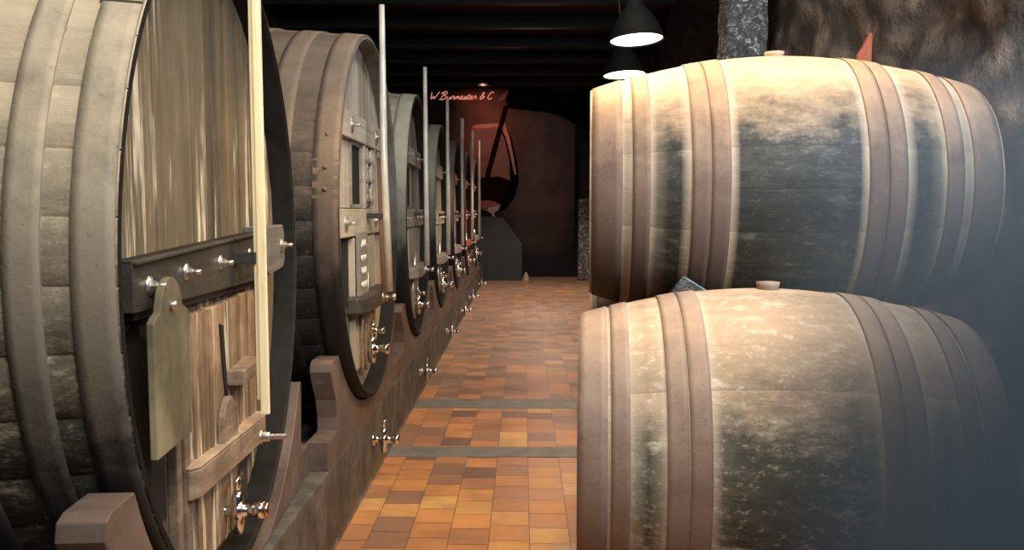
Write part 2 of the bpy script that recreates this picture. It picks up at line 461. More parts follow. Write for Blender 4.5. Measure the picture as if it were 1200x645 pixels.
M['cask_head'] = wood('cask_head_wood', (0.06, 0.05, 0.04), (0.14, 0.11, 0.09), (0.22, 0.18, 0.14), 'z', 14)
M['bung'] = wood('bung_wood', (0.2, 0.13, 0.09), (0.34, 0.25, 0.19), (0.5, 0.42, 0.33), 'z', 14, grime=0.2)
M['cask_staves'] = mould_shade_staves('cask_staves', (0.46, 0.33, 0.22), (0.3, 0.27, 0.22), (0.115, 0.108, 0.085), (0.64, 0.57, 0.46), 'x', flake=1.0, lo=0.2, hi=0.62)
M['cask_staves_dark'] = mould_shade_staves('cask_staves_dark', (0.44, 0.31, 0.2), (0.12, 0.11, 0.09), (0.03, 0.029, 0.023), (0.5, 0.43, 0.34), 'x', flake=0.14, lo=0.32, hi=0.8)  # mould plus shadow painted on the lower half
M['cask_hoop'] = rust('cask_hoop_iron', (0.19, 0.125, 0.1), (0.3, 0.21, 0.168), (0.46, 0.35, 0.26), dust=0.7, mould=(.07, .05, .042), ml=.8, mo=-1.0)
M['cask_hoop_dark'] = rust('cask_hoop_iron_dark', (0.12, 0.08, 0.062), (0.2, 0.135, 0.103), (0.44, 0.31, 0.2), dust=0.8, mould=(0.035, 0.03, 0.027), ml=1.1, mo=-0.9)  # shadowed lower half is put into the hoop colour

TH = -R(4.6)
HL = [(0.225, 0.284), (0.287, 0.345), (0.445, 0.498), (0.508, 0.594)]
HU = [(0.225, 0.288), (0.291, 0.352), (0.49, 0.55), (0.585, 0.692)]
def cask_at(label, X, Y, zb, L, Rb, Rh, hoops, sm, hm, group=None):
    return make_cask('wooden_cask', label, (X, Y, zb), TH, L, Rb, Rh, hoops, sm, hm, None, group)
lower = cask_at('weathered brown cask lying lowest and nearest, its middle flaked white and green', 0.78, 2.70, 0.306, 1.19, 0.52, 0.425, HL, M['cask_staves'], M['cask_hoop'])
upper = cask_at('big dark mouldy cask lying on top of the stack under the lamps', 0.965, 3.32, 1.148, 1.40, 0.52, 0.40, HU, M['cask_staves_dark'], M['cask_hoop_dark'])
rear = cask_at('dark cask lying behind the nearest one, under the upper cask', 0.945, 3.95, 0.306, 1.25, 0.52, 0.425, HL, M['cask_staves_dark'], M['cask_hoop_dark'])
for x in (0.5, 1.2):
    o = MB().box(x-.06, x+.06, 2.0, 4.7, 0, 0.33, b=0.01).build('cask_rail', M['cradle'])
    tag(o, 'heavy timber rail under the %s end of the casks' % ('aisle' if x < 1 else 'wall'), 'rail')

# ---- vats
def vat_staves_mat(name, top, mid, dark):
    return mould_shade_staves(name, top, mid, dark, top, 'x', flake=0.3, lo=-0.75, hi=0.15)
def bolt(mb, x, y, z, s=1.0):
    mb.lathe([(0.03*s, 0), (0.03*s, 0.006*s), (0.012*s, 0.012*s)], 14, along((x, y, z), (1, 0, 0)))
    mb.lathe([(0.017*s, 0.006*s), (0.017*s, 0.024*s)], 6, along((x, y, z), (1, 0, 0)), smooth=False)
    mb.lathe([(0.009*s, 0.02*s), (0.009*s, 0.052*s)], 10, along((x, y, z), (1, 0, 0)))
def make_tap(parent, x, y, z, s=1.0, copper=True, name='tap'):
    mb = MB()
    A = lambda p, d: along(p, d)
    mb.lathe([(0.036*s, 0), (0.036*s, 0.012*s), (0.018*s, 0.016*s), (0.018*s, 0.05*s), (0.03*s, 0.052*s), (0.032*s, 0.075*s), (0.02*s, 0.08*s), (0.02*s, 0.115*s), (0.026*s, 0.118*s), (0.026*s, 0.145*s)], 18, A((x, y, z), (1, 0, 0)))
    mb.lathe([(0.016*s, -0.07*s), (0.02*s, -0.04*s), (0.022*s, 0.0), (0.018*s, 0.04*s), (0.012*s, 0.06*s)], 14, A((x+.062*s, y, z), (0, 0, 1)))
    t = mb.build(name, M['chrome'], parent)
    h = MB()
    h.tube([(x+.062*s, y, z+.05*s), (x+.064*s, y, z+.085*s), (x+.07*s, y-.01*s, z+.105*s)], [0.009*s, 0.011*s, 0.008*s], 10)
    h.tube([(x+.068*s, y-.035*s, z+.1*s), (x+.068*s, y+.035*s, z+.104*s)], 0.008*s, 8)
    h.build('tap_handle', M['chrome'], t)
    if copper:
        MB().lathe([(0.022*s, 0), (0.024*s, 0.012*s), (0.0, 0.013*s)], 16, A((x+.144*s, y, z), (1, 0, 0))).build('tap_cap', M['copper'], t)
    return t

def vat_shell(root, Rf, depth, staves_m, hoop_m, rim_m, head_m, hoops, bulge, nst, headx=-0.09, cuts=None, nplank=9, seam=None, tints=(0.2, 0.8)):
    """upright-fronted big vat; front rim at local x=0, body runs to -x; centre height = Rf+bulge above base"""
    cz = Rf + bulge
    rad = lambda x: Rf + bulge*(1-((x+depth/2)/(depth/2))**2)
    def up(mb):
        mb.v = [v + Vector((0, 0, cz)) for v in mb.v]; return mb
    xs = [-depth*i/30 for i in range(31)] + [-0.02, -0.1, -0.15]
    xs = sorted(set(xs), reverse=True)
    def edgef(x): return 0.0
    up(stave_body([(x, rad(x)) for x in xs], nst, 'x', groove=0.005)).build('staves', staves_m, root)
    mb = MB()
    ring(mb, [(0, rad(0)-.003), (0.002, Rf-.016), (-.008, Rf-.024), (-.13, Rf-.03), (-.13, rad(0)-.012)], 96)
    up(mb).build('rim', rim_m, root)
    for i, (h0, h1) in enumerate(hoops):
        up(hoop_ring(rad, -h1, -h0, 0.006, 96, seam if i == 0 else None, .007 if seam != PI-.28 else -.004)).build('hoop', hoop_m, root)
    up(head_planks(Rf-.027, headx, 0.03, nplank, tints, 0.003, cuts)).build('head', head_m, root)
    mb = head_planks(Rf-.03, -depth+.05, 0.03, 9); up(mb).build('rear_head', head_m, root)
    return cz

def gauge_slots(parent): pass

# ---- first vat (nearest)
M['v1_staves'] = mould_shade_staves('near_vat_staves', (0.46, 0.39, 0.28), (0.22, 0.2, 0.16), (0.05, 0.05, 0.043), (0.6, 0.52, 0.38), 'x', flake=0.5, lo=-0.35, hi=0.5, zc=1.05, zr=1.0)
M['v1_hoop'] = rust('near_vat_hoop', (0.2, 0.175, 0.14), (0.36, 0.31, 0.235), (0.55, 0.47, 0.34), dust=0.9, mould=(0.03, 0.032, 0.032), zc=1.05, zr=1.0, ml=1.6, mo=-0.6)  # overhead light painted in: cream above, falling to dark below
M['rim_dark'] = plain('dark_vat_rim', (0.013, 0.0125, 0.012), 0.6, 0, 0.4, 10, 0.15, 0.2)
M['v1_head'] = wood('near_vat_head', (0.085, 0.066, 0.042), (0.16, 0.13, 0.085), (0.25, 0.18, 0.115), 'z', 8, peel=(0.7, 0.62, 0.48), peel_amt=0.05, grime=0.3, tintamt=0.4)
vat1 = empty('wine_vat', (-0.91, 2.67, 0.40), R(5))
tag(vat1, 'nearest huge vat with peeling pale plank face and yellow gauge stick', 'vat')
cuts = [-.963, -.80, -.63, -.49, -.32, -.17, -.02, .12, .25, .38, .52, .66, .80, .963]
CZ = vat_shell(vat1, 0.99, 2.4, M['v1_staves'], M['v1_hoop'], M['rim_dark'], M['v1_head'],
               [(0.004, 0.088), (0.145, 0.215), (0.30, 0.385), (0.52, 0.6), (0.85, 0.94), (1.45, 1.54), (1.9, 1.98), (2.3, 2.39)], 0.055, 44, cuts=cuts, seam=PI-0.84)
C = lambda z: CZ - 0.045 + z - 0.0
# crossbar with moulding and four bolts
mb = MB()
mb.prism([(-.80, C(-.035)), (.42, C(-.06)), (.42, C(.118)), (-.80, C(.085))], -.088, -.04, 'x')
mb.prism([(-.80, C(.075)), (.42, C(.108)), (.42, C(.118)), (-.80, C(.085))], -.088, -.028, 'x', 0.9)
mb.prism([(-.74, C(-.06)), (.42, C(-.085)), (.42, C(-.058)), (-.74, C(-.035))], -.088, -.062, 'x', 0.2)
bar = mb.build('crossbar', M['crossbar'], vat1, bevel=0.003)
bm_ = [(-.70, .02), (-.42, .032), (-.08, .036), (.3, .04)]
for y, z in bm_:
    mb = MB(); bolt(mb, -.042, y, C(z), 0.8); mb.build('bolt', M['bolt'], bar)
mb = MB()
mb.prism([(.42, C(-.03)), (.45, C(-.045)), (.70, C(-.03)), (.735, C(.0)), (.735, C(.1)), (.71, C(.14)), (.42, C(.135))], -.088, 0.0, 'x')
cap = mb.build('crossbar_end', M['cap'], vat1, bevel=0.004)
mb = MB(); bolt(mb, 0.0, .66, C(.06), 0.9); mb.build('bolt', M['bolt'], cap)
# dark open slot left of the door
MB().box(-.092, -.084, -.78, -.5, C(-.62), C(-.07)).build('door_opening', M['void'], vat1)
# manhole door of worn pale planks
mb = MB()
for y0, y1, x, z0 in ((-.30, -.16, -.062, -.86), (-.155, .02, -.058, -.86), (.16, .24, -.064, -.62), (.245, .36, -.070, -.60), (.365, .47, -.066, -.58)):
    mb.box(-.088, x, y0, y1, C(z0), C(-.1), random.uniform(.35, .95), None, 0.004)
mb.prism([(.03, C(-.86)), (.155, C(-.62)), (.155, C(-.1)), (.03, C(-.1))], -.088, -.055, 'x', 0.8)
door = mb.build('manhole_door', M['blond'], vat1)
mb = MB(); mb.prism([(-.05, C(-.16)), (-.015, C(-.17)), (.015, C(-.36)), (.035, C(-.455)), (.012, C(-.455)), (-.03, C(-.3))], -.057, -.053, 'x')
mb.build('keyhole_slot', M['void'], door)
pts = [(-.1, C(-.60))] + [(-.02+.085*math.cos(PI-k*PI/12), C(-.50)+.1*math.sin(PI-k*PI/12)) for k in range(13)] + [(.07, C(-.60))]
MB().prism(pts, -.057, -.035, 'x', 0.7).build('half_moon_plug', M['yoke'], door, bevel=0.004)
for y0, y1, z in ((-.48, -.44, -.8), (-.41, -.36, -.86)):
    MB().box(-.088, -.06, y0, y1, C(z), C(-.30), 0.3, None, 0.004).build('door_frame_stile', M['yoke'], vat1)
MB().box(-.088, -.0, .02, .3, C(-.375), C(-.325), 0.7, None, 0.006).build('wooden_block', M['yoke'], vat1)
# yoke across the door
mb = MB(); mb.prism([(-.40, -.088), (-.41, -.05), (-.37, -.028), (.40, -.02), (.47, -.034), (.48, -.088)], C(-.635), C(-.55), 'z')
mb.prism([(-.40, -.088), (-.41, -.05), (-.37, -.028), (.40, -.02), (.47, -.034), (.48, -.088)], C(-.55), C(-.54), 'z', 1.0)  # paler top slice paints the lit upper face
mb.v = [Vector((v.y, v.x, v.z - 0.05*(v.x if False else v.y))) if False else Vector((v.y, v.x, v.z - 0.06*v.x)) for v in mb.v]
yk = mb.build('door_yoke', M['yoke'], vat1, bevel=0.006)
mb = MB(); mb.lathe([(0.028, 0), (0.028, 0.008), (0.018, 0.01), (0.018, 0.035), (0.010, 0.037), (0.010, 0.095)], 12, along((-.025, .33, C(-.63)), (1, 0, 0)))
mb.build('yoke_bolt', M['bolt'], yk)
MB().box(-.088, -.075, -.26, .34, C(-.86), C(-.64), 0.5).build('door_base_shade', M['crossbar'], vat1)  # dark slab standing in for shade on the lower door
make_tap(vat1, -.085, -.03, C(-.775), 1.05)
# gauge stick
mb = MB()
mb.box(.034, .062, .09, .112, C(-.49), C(1.15), 0.5, None, 0.004)
mb.box(.022, .0345, .097, .112, C(-.44), C(1.15), 0.15, None, 0.002)
g = mb.build('gauge_stick', M['rule'], vat1)
MB().box(-.05, .03, .08, .116, C(.02), C(.06), 0.3, None, 0.003).build('bracket', M['iron'], g)
# notice board hanging on the first vat (lies against the crossbar)
bo = empty('hanging_board', tuple(vat1.matrix_basis @ Vector((-.02, -.66, C(-.36)))), R(5)); tag(bo, 'blank greenish wooden board with rounded top hanging on the nearest vat', 'board')
w = .128; hh = .30
pts = [(-w, -.02), (w, -.02), (w, hh), (w-.02, hh+.012), (w-.045, hh+.02)] + [( (w-.05)*math.cos(k*PI/10), hh+.02+.078*math.sin(k*PI/10)) for k in range(1, 10)] + [(-w+.045, hh+.02), (-w+.02, hh+.012), (-w, hh)]
MB().prism(pts, 0, .018, 'x').build('board_panel', M['slateboard'], bo, bevel=0.003)
MB().lathe([(0.010, 0), (0.010, 0.02)], 10, along((.012, -.01, hh+.03), (1, 0, 0))).build('peg', M['bolt'], bo)

# ---- the other vats
VATS = [  # X, Y, centre z, Rf, yaw, front label, body tones
    (-0.847, 4.76, 1.55, 1.00, 1.0, 'second vat from the camera, brown hooped, with carved pale doors and leaning gauge rod'),
    (-0.865, 7.00, 1.55, 0.985, 1.5, 'third vat from the camera, grey-green body with dull grey plank face'),
    (-0.870, 9.10, 1.53, 0.97, 1.0, 'fourth vat from the camera, small-looking with pale block across its door'),
    (-0.870, 11.25, 1.53, 0.97, 1.0, 'fifth vat from the camera, dark rim with face tinted pink for the red end light'),
    (-0.870, 13.40, 1.53, 0.97, 0.8, 'sixth vat from the camera, face coloured red for the mural light'),
    (-0.870, 15.60, 1.53, 0.97, 0.8, 'farthest vat of the row, pale slim face beside the mural'),
]
TONES = [
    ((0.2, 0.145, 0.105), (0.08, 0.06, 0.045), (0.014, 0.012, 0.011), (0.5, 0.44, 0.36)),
    ((0.3, 0.285, 0.225), (0.13, 0.12, 0.1), (0.016, 0.016, 0.014), (0.34, 0.32, 0.27)),
    ((0.24, 0.23, 0.19), (0.1, 0.1, 0.09), (0.014, 0.014, 0.012), (0.45, 0.41, 0.31)),
    ((0.18, 0.15, 0.13), (0.1, 0.09, 0.08), (0.014, 0.013, 0.012), (0.6, 0.44, 0.4)),  # face colour includes some of the red end light
    ((0.16, 0.1, 0.09), (0.1, 0.07, 0.06), (0.014, 0.012, 0.012), (0.55, 0.17, 0.12)),  # red mural light is put into this face colour
    ((0.14, 0.12, 0.11), (0.1, 0.09, 0.08), (0.04, 0.035, 0.03), (0.5, 0.42, 0.38)),
]
def ornament(mb, x, y0, y1, z0, z1):
    """scrolled pierced panel: S-scrolls and a spine"""
    ym = (y0+y1)/2; h = (z1-z0)
    for s in (-1, 1):
        for q in range(3):
            zc = z0 + h*(q+.5)/3; pts = []
            for k in range(13):
                a = k/12*1.7*PI; r = 0.42*(y1-y0)*(1-k/18)
                pts.append((x, ym+s*(0.05*(y1-y0)+r*math.sin(a)*0.9), zc + h*0.13*math.cos(a)*(1-k/16)))
            mb.tube(pts, 0.013, 6)
    mb.tube([(x, ym, z0), (x, ym, z1)], 0.014, 6)
for i, (X, Y, czw, Rf, yaw, label) in enumerate(VATS):
    tp, md, dk, hd = TONES[i]
    sm = mould_shade_staves('vat_staves', tp, md, dk, tuple(x*1.5 for x in tp), 'x', flake=0.2, lo=-0.1, hi=0.7, zc=1.05, zr=1.0)  # shadow between the vats painted into the lower staves
    hm = rust('vat_hoop', tuple(x*0.75 for x in tp), tuple(x*1.15 for x in tp), tuple(min(1, x*1.7) for x in tp), dust=0.5, mould=dk, zc=1.05, zr=1.0, ml=1.5, mo=-0.3)  # hoops painted dark low down for the same shadow
    hw = wood('vat_head', tuple(x*0.45 for x in hd), tuple(x*0.85 for x in hd), tuple(x*1.15 for x in hd), 'z', 12, grime=0.3, tintamt=0.25)
    barw = wood('vat_bar', tuple(x*0.5 for x in hd), tuple(x*0.85 for x in hd), tuple(x*1.1 for x in hd), 'y', 12, grime=0.3)
    bul = 0.05
    root = empty('wine_vat', (X, Y, czw-Rf-bul), R(yaw)); tag(root, label, 'vat')
    cz = vat_shell(root, Rf, 2.3, sm, hm, M['rim_dark'] if i else rust('grey_vat_rim', (0.1, 0.095, 0.08), (0.2, 0.19, 0.165), (0.3, 0.28, 0.24), dust=.3, mould=(.014, .013, .012), zc=1.05, zr=1.0, ml=2.0, mo=-0.3), hw,  # rim of the second vat painted black below as shade
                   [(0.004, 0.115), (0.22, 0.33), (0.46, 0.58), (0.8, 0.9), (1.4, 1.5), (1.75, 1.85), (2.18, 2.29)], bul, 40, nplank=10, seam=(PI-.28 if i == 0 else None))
    D = lambda z: cz + z
    xh = -.088
    # top and middle crossbars
    for z0, z1, yy in ((.42, .56, .66), (-.09, .055, .84)):
        mb = MB().box(xh, -.05, -yy, yy, D(z0), D(z1), 0.6, None, 0.005)
        b_ = mb.build('crossbar', barw, root)
        for y in ((-.38, .42) if z0 > 0 else (-.58, .35, .6)):
            mb = MB(); mb.lathe([(0.042, 0), (0.042, .006), (.03, .009)], 16, along((-.051, y, D((z0+z1)/2)), (1, 0, 0)))
            bolt(mb, -.046, y, D((z0+z1)/2), 0.8)
            mb.build('bolt', M['bolt'], b_)
    # window: dark opening with a frame
    MB().box(xh, -.082, -.275, .1 if i else -.0, D(.07), D(.41)).build('window_opening', M['void'], root)
    mb = MB()
    for a in ((-.30, -.27, .06, .42), (.0, .03, .06, .42), (-.30, .03, .40, .42), (-.30, .03, .06, .08)):
        mb.box(xh, -.072, a[0], a[1], D(a[2]), D(a[3]), 0.25, None, 0.003)
    mb.build('window_frame', barw, root)
    mb = MB().box(xh, -.08, -.62, -.31, D(.06), D(.42), 0.8, None, 0.003)
    mb.build('upper_panel', hw, root)
    if i == 0:
        MB().box(xh, -.084, .06, .4, D(.07), D(.41)).build('pierced_backing', M['void'], root)
        mb = MB(); ornament(mb, -.07, .08, .24, D(.07), D(.41)); ornament(mb, -.07, .25, .38, D(.07), D(.41))
        mb.box(xh, -.055, .04, .065, D(.06), D(.42), .6); mb.box(xh, -.055, .395, .42, D(.06), D(.42), .6)
        mb.build('carved_panel', barw, root)
    # lower part: dark slot, frame stiles, manhole door
    MB().box(xh, -.083, -.62, -.36, D(-.46), D(-.10)).build('door_opening', M['void'], root)
    mb = MB()
    for k, (y0, y1) in enumerate(((-.33, -.2), (-.195, -.04), (-.035, .12), (.125, .27), (.275, .34))):
        mb.box(xh, -.055-.004*(k % 2), y0, y1, D(-.82), D(-.10), random.uniform(.4, .95), None, 0.004)
    mb.build('manhole_door', hw, root)
    if i == 0:
        # tall board with chalked strokes
        cb = empty('chalk_board', tuple(root.matrix_basis @ Vector((-.05, -.17, D(-.43)))), R(yaw)); tag(cb, 'narrow grey board with faint white chalk marks on the second vat', 'board')
        MB().box(0, .018, -.15, .12, 0, .36, 0.5, None, 0.004).build('board_panel', plain('grey_board', (0.2, 0.19, 0.165), 0.7, 0, 0.25, 6), cb)
        mb = MB()
        for q in range(4):
            zz = .05 + q*.075
            pts = [(.0195, -.06+.012*math.sin(k*1.9+q), zz + .055*k/8) for k in range(9)]
            pts = [(.0195, -.09+.16*k/10, zz+.022*math.sin(k*2.1+q*1.3)+.02) for k in range(11)]
            mb.tube(pts, 0.003, 5)
        mb.build('chalk_marks', plain('chalk', (0.75, 0.74, 0.7), 0.9), cb)
    # yoke: rounded bar of dark iron or wood
    pts = [(xh, -.42), (-.02, -.42), (.02, -.36), (.035, -.15), (.035, .15), (.02, .36), (-.02, .42), (xh, .42)]
    mb = MB().prism(pts, D(-.50), D(-.41), 'z')
    yk = mb.build('door_yoke', M['yoke_iron'] if i == 0 else barw, root, bevel=0.012)
    mb = MB(); mb.lathe([(0.03, 0), (0.03, .012), (.012, .014), (.012, .055), (.02, .057), (.02, .08)], 12, along((.03, .06, D(-.455)), (1, 0, 0)))
    mb.build('yoke_bolt', M['bolt'], yk)
    for y in (-.2, -.06):
        MB().tube([(-.05, y, D(-.86)), (-.045, y, D(-.52)), (-.04, y+.02, D(-.3) if y > -.1 else D(-.5))], 0.014, 8).build('valve_rod', M['bolt'], root)
    make_tap(root, -.085, -.05, D(-.74), 1.15 if i < 2 else 1.3, False)
    make_tap(root, -.085, .12, D(-.66), .8, False)
    # gauge rod
    top = 1.2 + 0.03*i
    mb = MB(); mb.tube([(.05, .04, D(top)), (.052, .04, D(.3)), (.075 if i == 0 else .055, .05, D(-.42))], [0.016, 0.022, 0.024] if i < 3 else 0.022, 8)
    gr = mb.build('gauge_rod', M['rod'], root)
    if i == 0:
        mb = MB(); mb.tube([(.03, .07, D(.35)), (.048, .075, D(-.48))], 0.026, 6); mb.build('gauge_back', M['rodwood'], gr)
    mb = MB(); mb.box(-.05, .05, .03, .06, D(.0), D(.03), .3, None, .003); mb.build('bracket', M['iron'], gr)

# ---------------------------------------------------------------- cradles
def cradle(X0, X1, Yc, zc, Rr, y0, y1, label, near=(.49, 1.0), far=(.49, 1.0)):
    """front saddle board with a round seat and two ogee horns"""
    root = empty('vat_cradle', (0, Yc, PL)); tag(root, label, 'cradle')
    zc -= PL
    rr = Rr
    def side(lim, hz, kw):
        yt = math.sqrt(max(rr*rr-(zc-hz)**2, .01)); k = min(kw, max(.05, (lim-.01-yt)/.17))
        return yt, [(lim, .135), (yt+.05*k, .135), (yt+.045*k, .2), (yt+.075*k, hz-.2), (yt+.14*k, hz-.11), (yt+.17*k, hz-.05), (yt+.16*k, hz-.012), (yt+.125*k, hz), (yt+.004, hz)]
    yt, right = side(y1, *far); yl, left = side(-y0, *near)
    left = [(-y, z) for y, z in left]
    a0 = math.asin(min(1, yt/rr)); a1 = math.asin(min(1, yl/rr)); seat = []
    for q in range(33):
        a = a0 - (a0+a1)*q/32
        seat.append((rr*math.sin(a), max(.015, zc - rr*math.cos(a))))
    poly = [(y0, 0), (y1, 0)] + right + seat + left[::-1]
    bm = bmesh.new()
    f = bm.faces.new([bm.verts.new((X0, y, z)) for y, z in poly])
    r = bmesh.ops.extrude_face_region(bm, geom=[f])
    for v in r['geom']:
        if isinstance(v, bmesh.types.BMVert): v.co.x = X1
    bmesh.ops.triangulate(bm, faces=[q for q in bm.faces if len(q.verts) > 4])
    me = [v.co.copy() for v in bm.verts]; bm.verts.index_update()
    mb = MB(); mb.add(me, [[v.index for v in q.verts] for q in bm.faces]); bm.free()
    return root, mb
ally = [2.67] + [v[1] for v in VATS]
allz = [1.40] + [v[2] for v in VATS]
allr = [0.99+.006] + [v[3]+.006 for v in VATS]
names = ['brown wooden cradle with curved seat under the nearest vat', 'brown wooden cradle horns beneath the second vat', 'brown wooden cradle beneath the third vat', 'brown wooden cradle beneath the fourth vat', 'brown wooden cradle beneath the fifth vat', 'brown wooden cradle beneath the sixth vat', 'brown wooden cradle beneath the farthest vat']
for i, (yc, zc, rr) in enumerate(zip(ally, allz, allr)):
    lo = -1.25 if i == 0 else -(yc-ally[i-1])/2
    hi = 1.25 if i == 6 else (ally[i+1]-yc)/2
    lo += .002; hi -= .002
    kw = dict(near=(.585, .9), far=(.45, .2)) if i == 0 else {}
    root, mb = cradle(-0.985, -0.886, yc, zc+.005, rr+.02, lo, hi, names[i], **kw)
    if i == 0:
        Mx = Matrix.Translation((-.922, 0, 0)) @ Matrix.Rotation(R(4), 4, 'Z') @ Matrix.Translation((.91, 0, 0))
        mb.v = [Mx @ v for v in mb.v]
    mb.build('front_saddle', M['cradle'], root, bevel=0.006)
    root2, mb2 = cradle(-2.9, -2.75, yc - (.16 if i == 0 else .03), zc, rr+.04, lo, hi, names[i])
    mb2.v = [v + Vector((0, root2.location.y-root.location.y, 0)) for v in mb2.v]
    bpy.data.objects.remove(root2)
    mb2.build('rear_saddle', M['cradle'], root)

# curb taps
CT = [(4.83, .25, 'spigot'), (7.04, .228, ''), (9.55, .2, ''), (11.8, .17, ''), (13.6, .17, ''), (16.4, .15, '')]
words = ['nearest small chrome tap on the stone plinth, below the second vat', 'chrome tap on the plinth below the third vat', 'chrome tap on the plinth below the fourth vat', 'chrome tap on the plinth below the fifth vat', 'chrome tap on the plinth below the sixth vat', 'farthest chrome tap on the plinth, below the last vat']
for (y, z, _), wd in zip(CT, words):
    r = empty('plinth_tap', (-0.883, y, z)); tag(r, wd, 'tap', 'chrome taps along the plinth')
    make_tap(r, -.004, 0, 0, 1.1, False, 'tap_body')

# ---------------------------------------------------------------- pendant lamps
def lamp(x, y, z, label):
    r = empty('pendant_lamp', (x, y, z)); tag(r, label, 'lamp')
    mb = MB(); mb.lathe([(0.178, 0), (0.172, .02), (0.15, .09), (0.105, .17), (0.06, .22), (0.05, .30), (0.0, .305)], 40, None, 0.5, True, False)
    mb.lathe([(0.172, 0.002), (0.166, .02), (0.144, .088), (0.1, .165), (0.055, .21), (0, .215)], 40, None, 0.5, True, False)
    mb.build('lamp_shade', M['shade'], r, recalc=False)
    mb = MB(); mb.lathe([(0, .012), (0.165, .012), (0.167, .016), (0, .02)], 40, None, 0.5, True, False); mb.build('diffuser', M['glow'], r)
    MB().tube([(0, 0, .30), (-.05, .06, CEIL-z+.01)], 0.008, 8).build('cord', M['iron'], r)
    r.rotation_euler = (R(-4), R(-3), 0)
    return r
M['shade'] = plain('dark_green_enamel', (0.004, 0.004, 0.0035), 0.7, 0.0, 0.2, 14, 0.1)
t = NT('lamp_glow'); t.b.inputs['Emission Color'].default_value = (1, .9, .68, 1); t.b.inputs['Emission Strength'].default_value = 9; M['glow'] = t.set((1, .95, .8), 0.5)
lamp(0.73, 5.5, 2.685, 'dark dome pendant lamp hanging above the upper cask, nearer of two')
lamp(0.83, 7.0, 2.70, 'farther pendant lamp, half hidden behind the upper cask')

# ---------------------------------------------------------------- far end: mural, counter, posts
YM = 19.93
def PX(px): return (px-613)/980*YM - 0.0
def PZ(py):
    a = math.atan((322.5-py)/980) - math.atan(76.5/980)
    return 1.6 + YM*math.tan(a)
mur = empty('printed_mural', (-0.5, YM, 0)); tag(mur, 'dark printed mural of wine pouring into a glass under script lettering', 'mural')
def mural_mat():
    t = NT('mural_print')
    xyz = t.sep(t.coord((1, 1, 1)))
    def blob(cx, cz, rx, rz):
        dx = t.math('DIVIDE', t.math('SUBTRACT', xyz[0], cx), rx); dz = t.math('DIVIDE', t.math('SUBTRACT', xyz[2], cz), rz)
        return t.math('SUBTRACT', 1.0, t.math('ADD', t.math('MULTIPLY', dx, dx), t.math('MULTIPLY', dz, dz)), clamp=True)
    c = t.mix(blob(0.9, 2.7, 1.5, 2.3), (0.012, 0.012, 0.014), (0.2, 0.13, 0.11))
    c = t.mix(blob(-0.25, 3.3, 1.1, 1.5), c, (0.24, 0.1, 0.07))
    c = t.mix(blob(-0.35, 4.3, 0.9, 0.6), c, (0.26, 0.09, 0.06))
    n = t.noise(t.coord(), 1.5, 4, 0.6)
    c = t.mix(t.ramp(n, [(0.4, 0.35), (0.6, 0.0)]), c, (0.015, 0.013, 0.014))
    return t.set(c, 0.8, 0, 0.2)
MB().box(-2.6, 1.72, 0, .04, 0, 4.45).build('mural_panel', mural_mat(), mur)
def flat(name, poly, mat, x=-0.004, d=0.003):
    ps = [(PX(a)+0.5, PZ(b)) for a, b in poly]
    return MB().prism(ps, x-d, x, 'y').build(name, mat, mur)
M['m_black'] = plain('print_black', (0.005, 0.005, 0.006), 0.9, 0, 0.2, 3, 0.03)
M['m_glass'] = plain('print_glass_pink', (0.36, 0.15, 0.11), 0.6, 0, 0.3, 2)
M['m_wine'] = plain('print_wine', (0.02, 0.004, 0.006), 0.9, 0, 0.4, 3, 0.05)
M['m_red'] = plain('print_wine_red', (0.45, 0.03, 0.04), 0.4, 0, 0.4, 3)
M['m_light'] = plain('print_highlight', (0.75, 0.5, 0.42), 0.5, 0, 0.2)
M['m_orange'] = plain('print_rim_orange', (0.75, 0.28, 0.16), 0.5, 0, 0.2)
# bottle (upper right), stream, glass
flat('bottle_print', [(596, 103), (640, 104), (700, 112), (700, 160), (680, 150), (660, 138), (640, 132), (596, 127), (592, 116)], M['m_black'], -.004)
flat('glass_print', [(553, 150), (592, 146), (599, 160), (606, 190), (608, 212), (603, 232), (592, 246), (580, 250), (566, 246), (555, 232), (550, 210), (550, 180)], M['m_glass'], -.002, .001)
flat('glass_shadow_print', [(584, 146), (592, 146), (599, 160), (606, 190), (608, 212), (603, 232), (592, 246), (580, 250), (590, 235), (598, 215), (597, 190), (592, 165)], M['m_black'], -.008, .002)
flat('wine_print', [(551, 215), (565, 208), (585, 207), (605, 214), (600, 234), (590, 245), (580, 248), (566, 244), (556, 232)], M['m_wine'], -.006, .002)
flat('wine_glint_print', [(553, 233), (578, 236), (588, 240), (580, 246), (566, 244), (557, 239)], M['m_red'], -.01, .001)
flat('rim_print', [(553, 149), (560, 146), (592, 144), (592, 148), (562, 151)], M['m_orange'], -.01, .001)
flat('rim_edge_print', [(592, 146), (597, 160), (602, 185), (605, 205), (603, 205), (598, 182), (593, 162), (588, 150)], M['m_orange'], -.012, .001)
flat('stem_print', [(571, 244), (586, 241), (584, 247), (579, 249), (582, 262), (580, 262), (576, 250), (573, 249)], M['m_light'], -.012, .001)
flat('stream_print', [(590, 125), (585, 145), (578, 170), (570, 200), (563, 235), (568, 236), (575, 205), (583, 175), (590, 148), (597, 122)], M['m_wine'], -.016, .001)
flat('lip_print', [(592, 116), (597, 104), (588, 112), (583, 120)], M['m_glass'], -.016, .001)
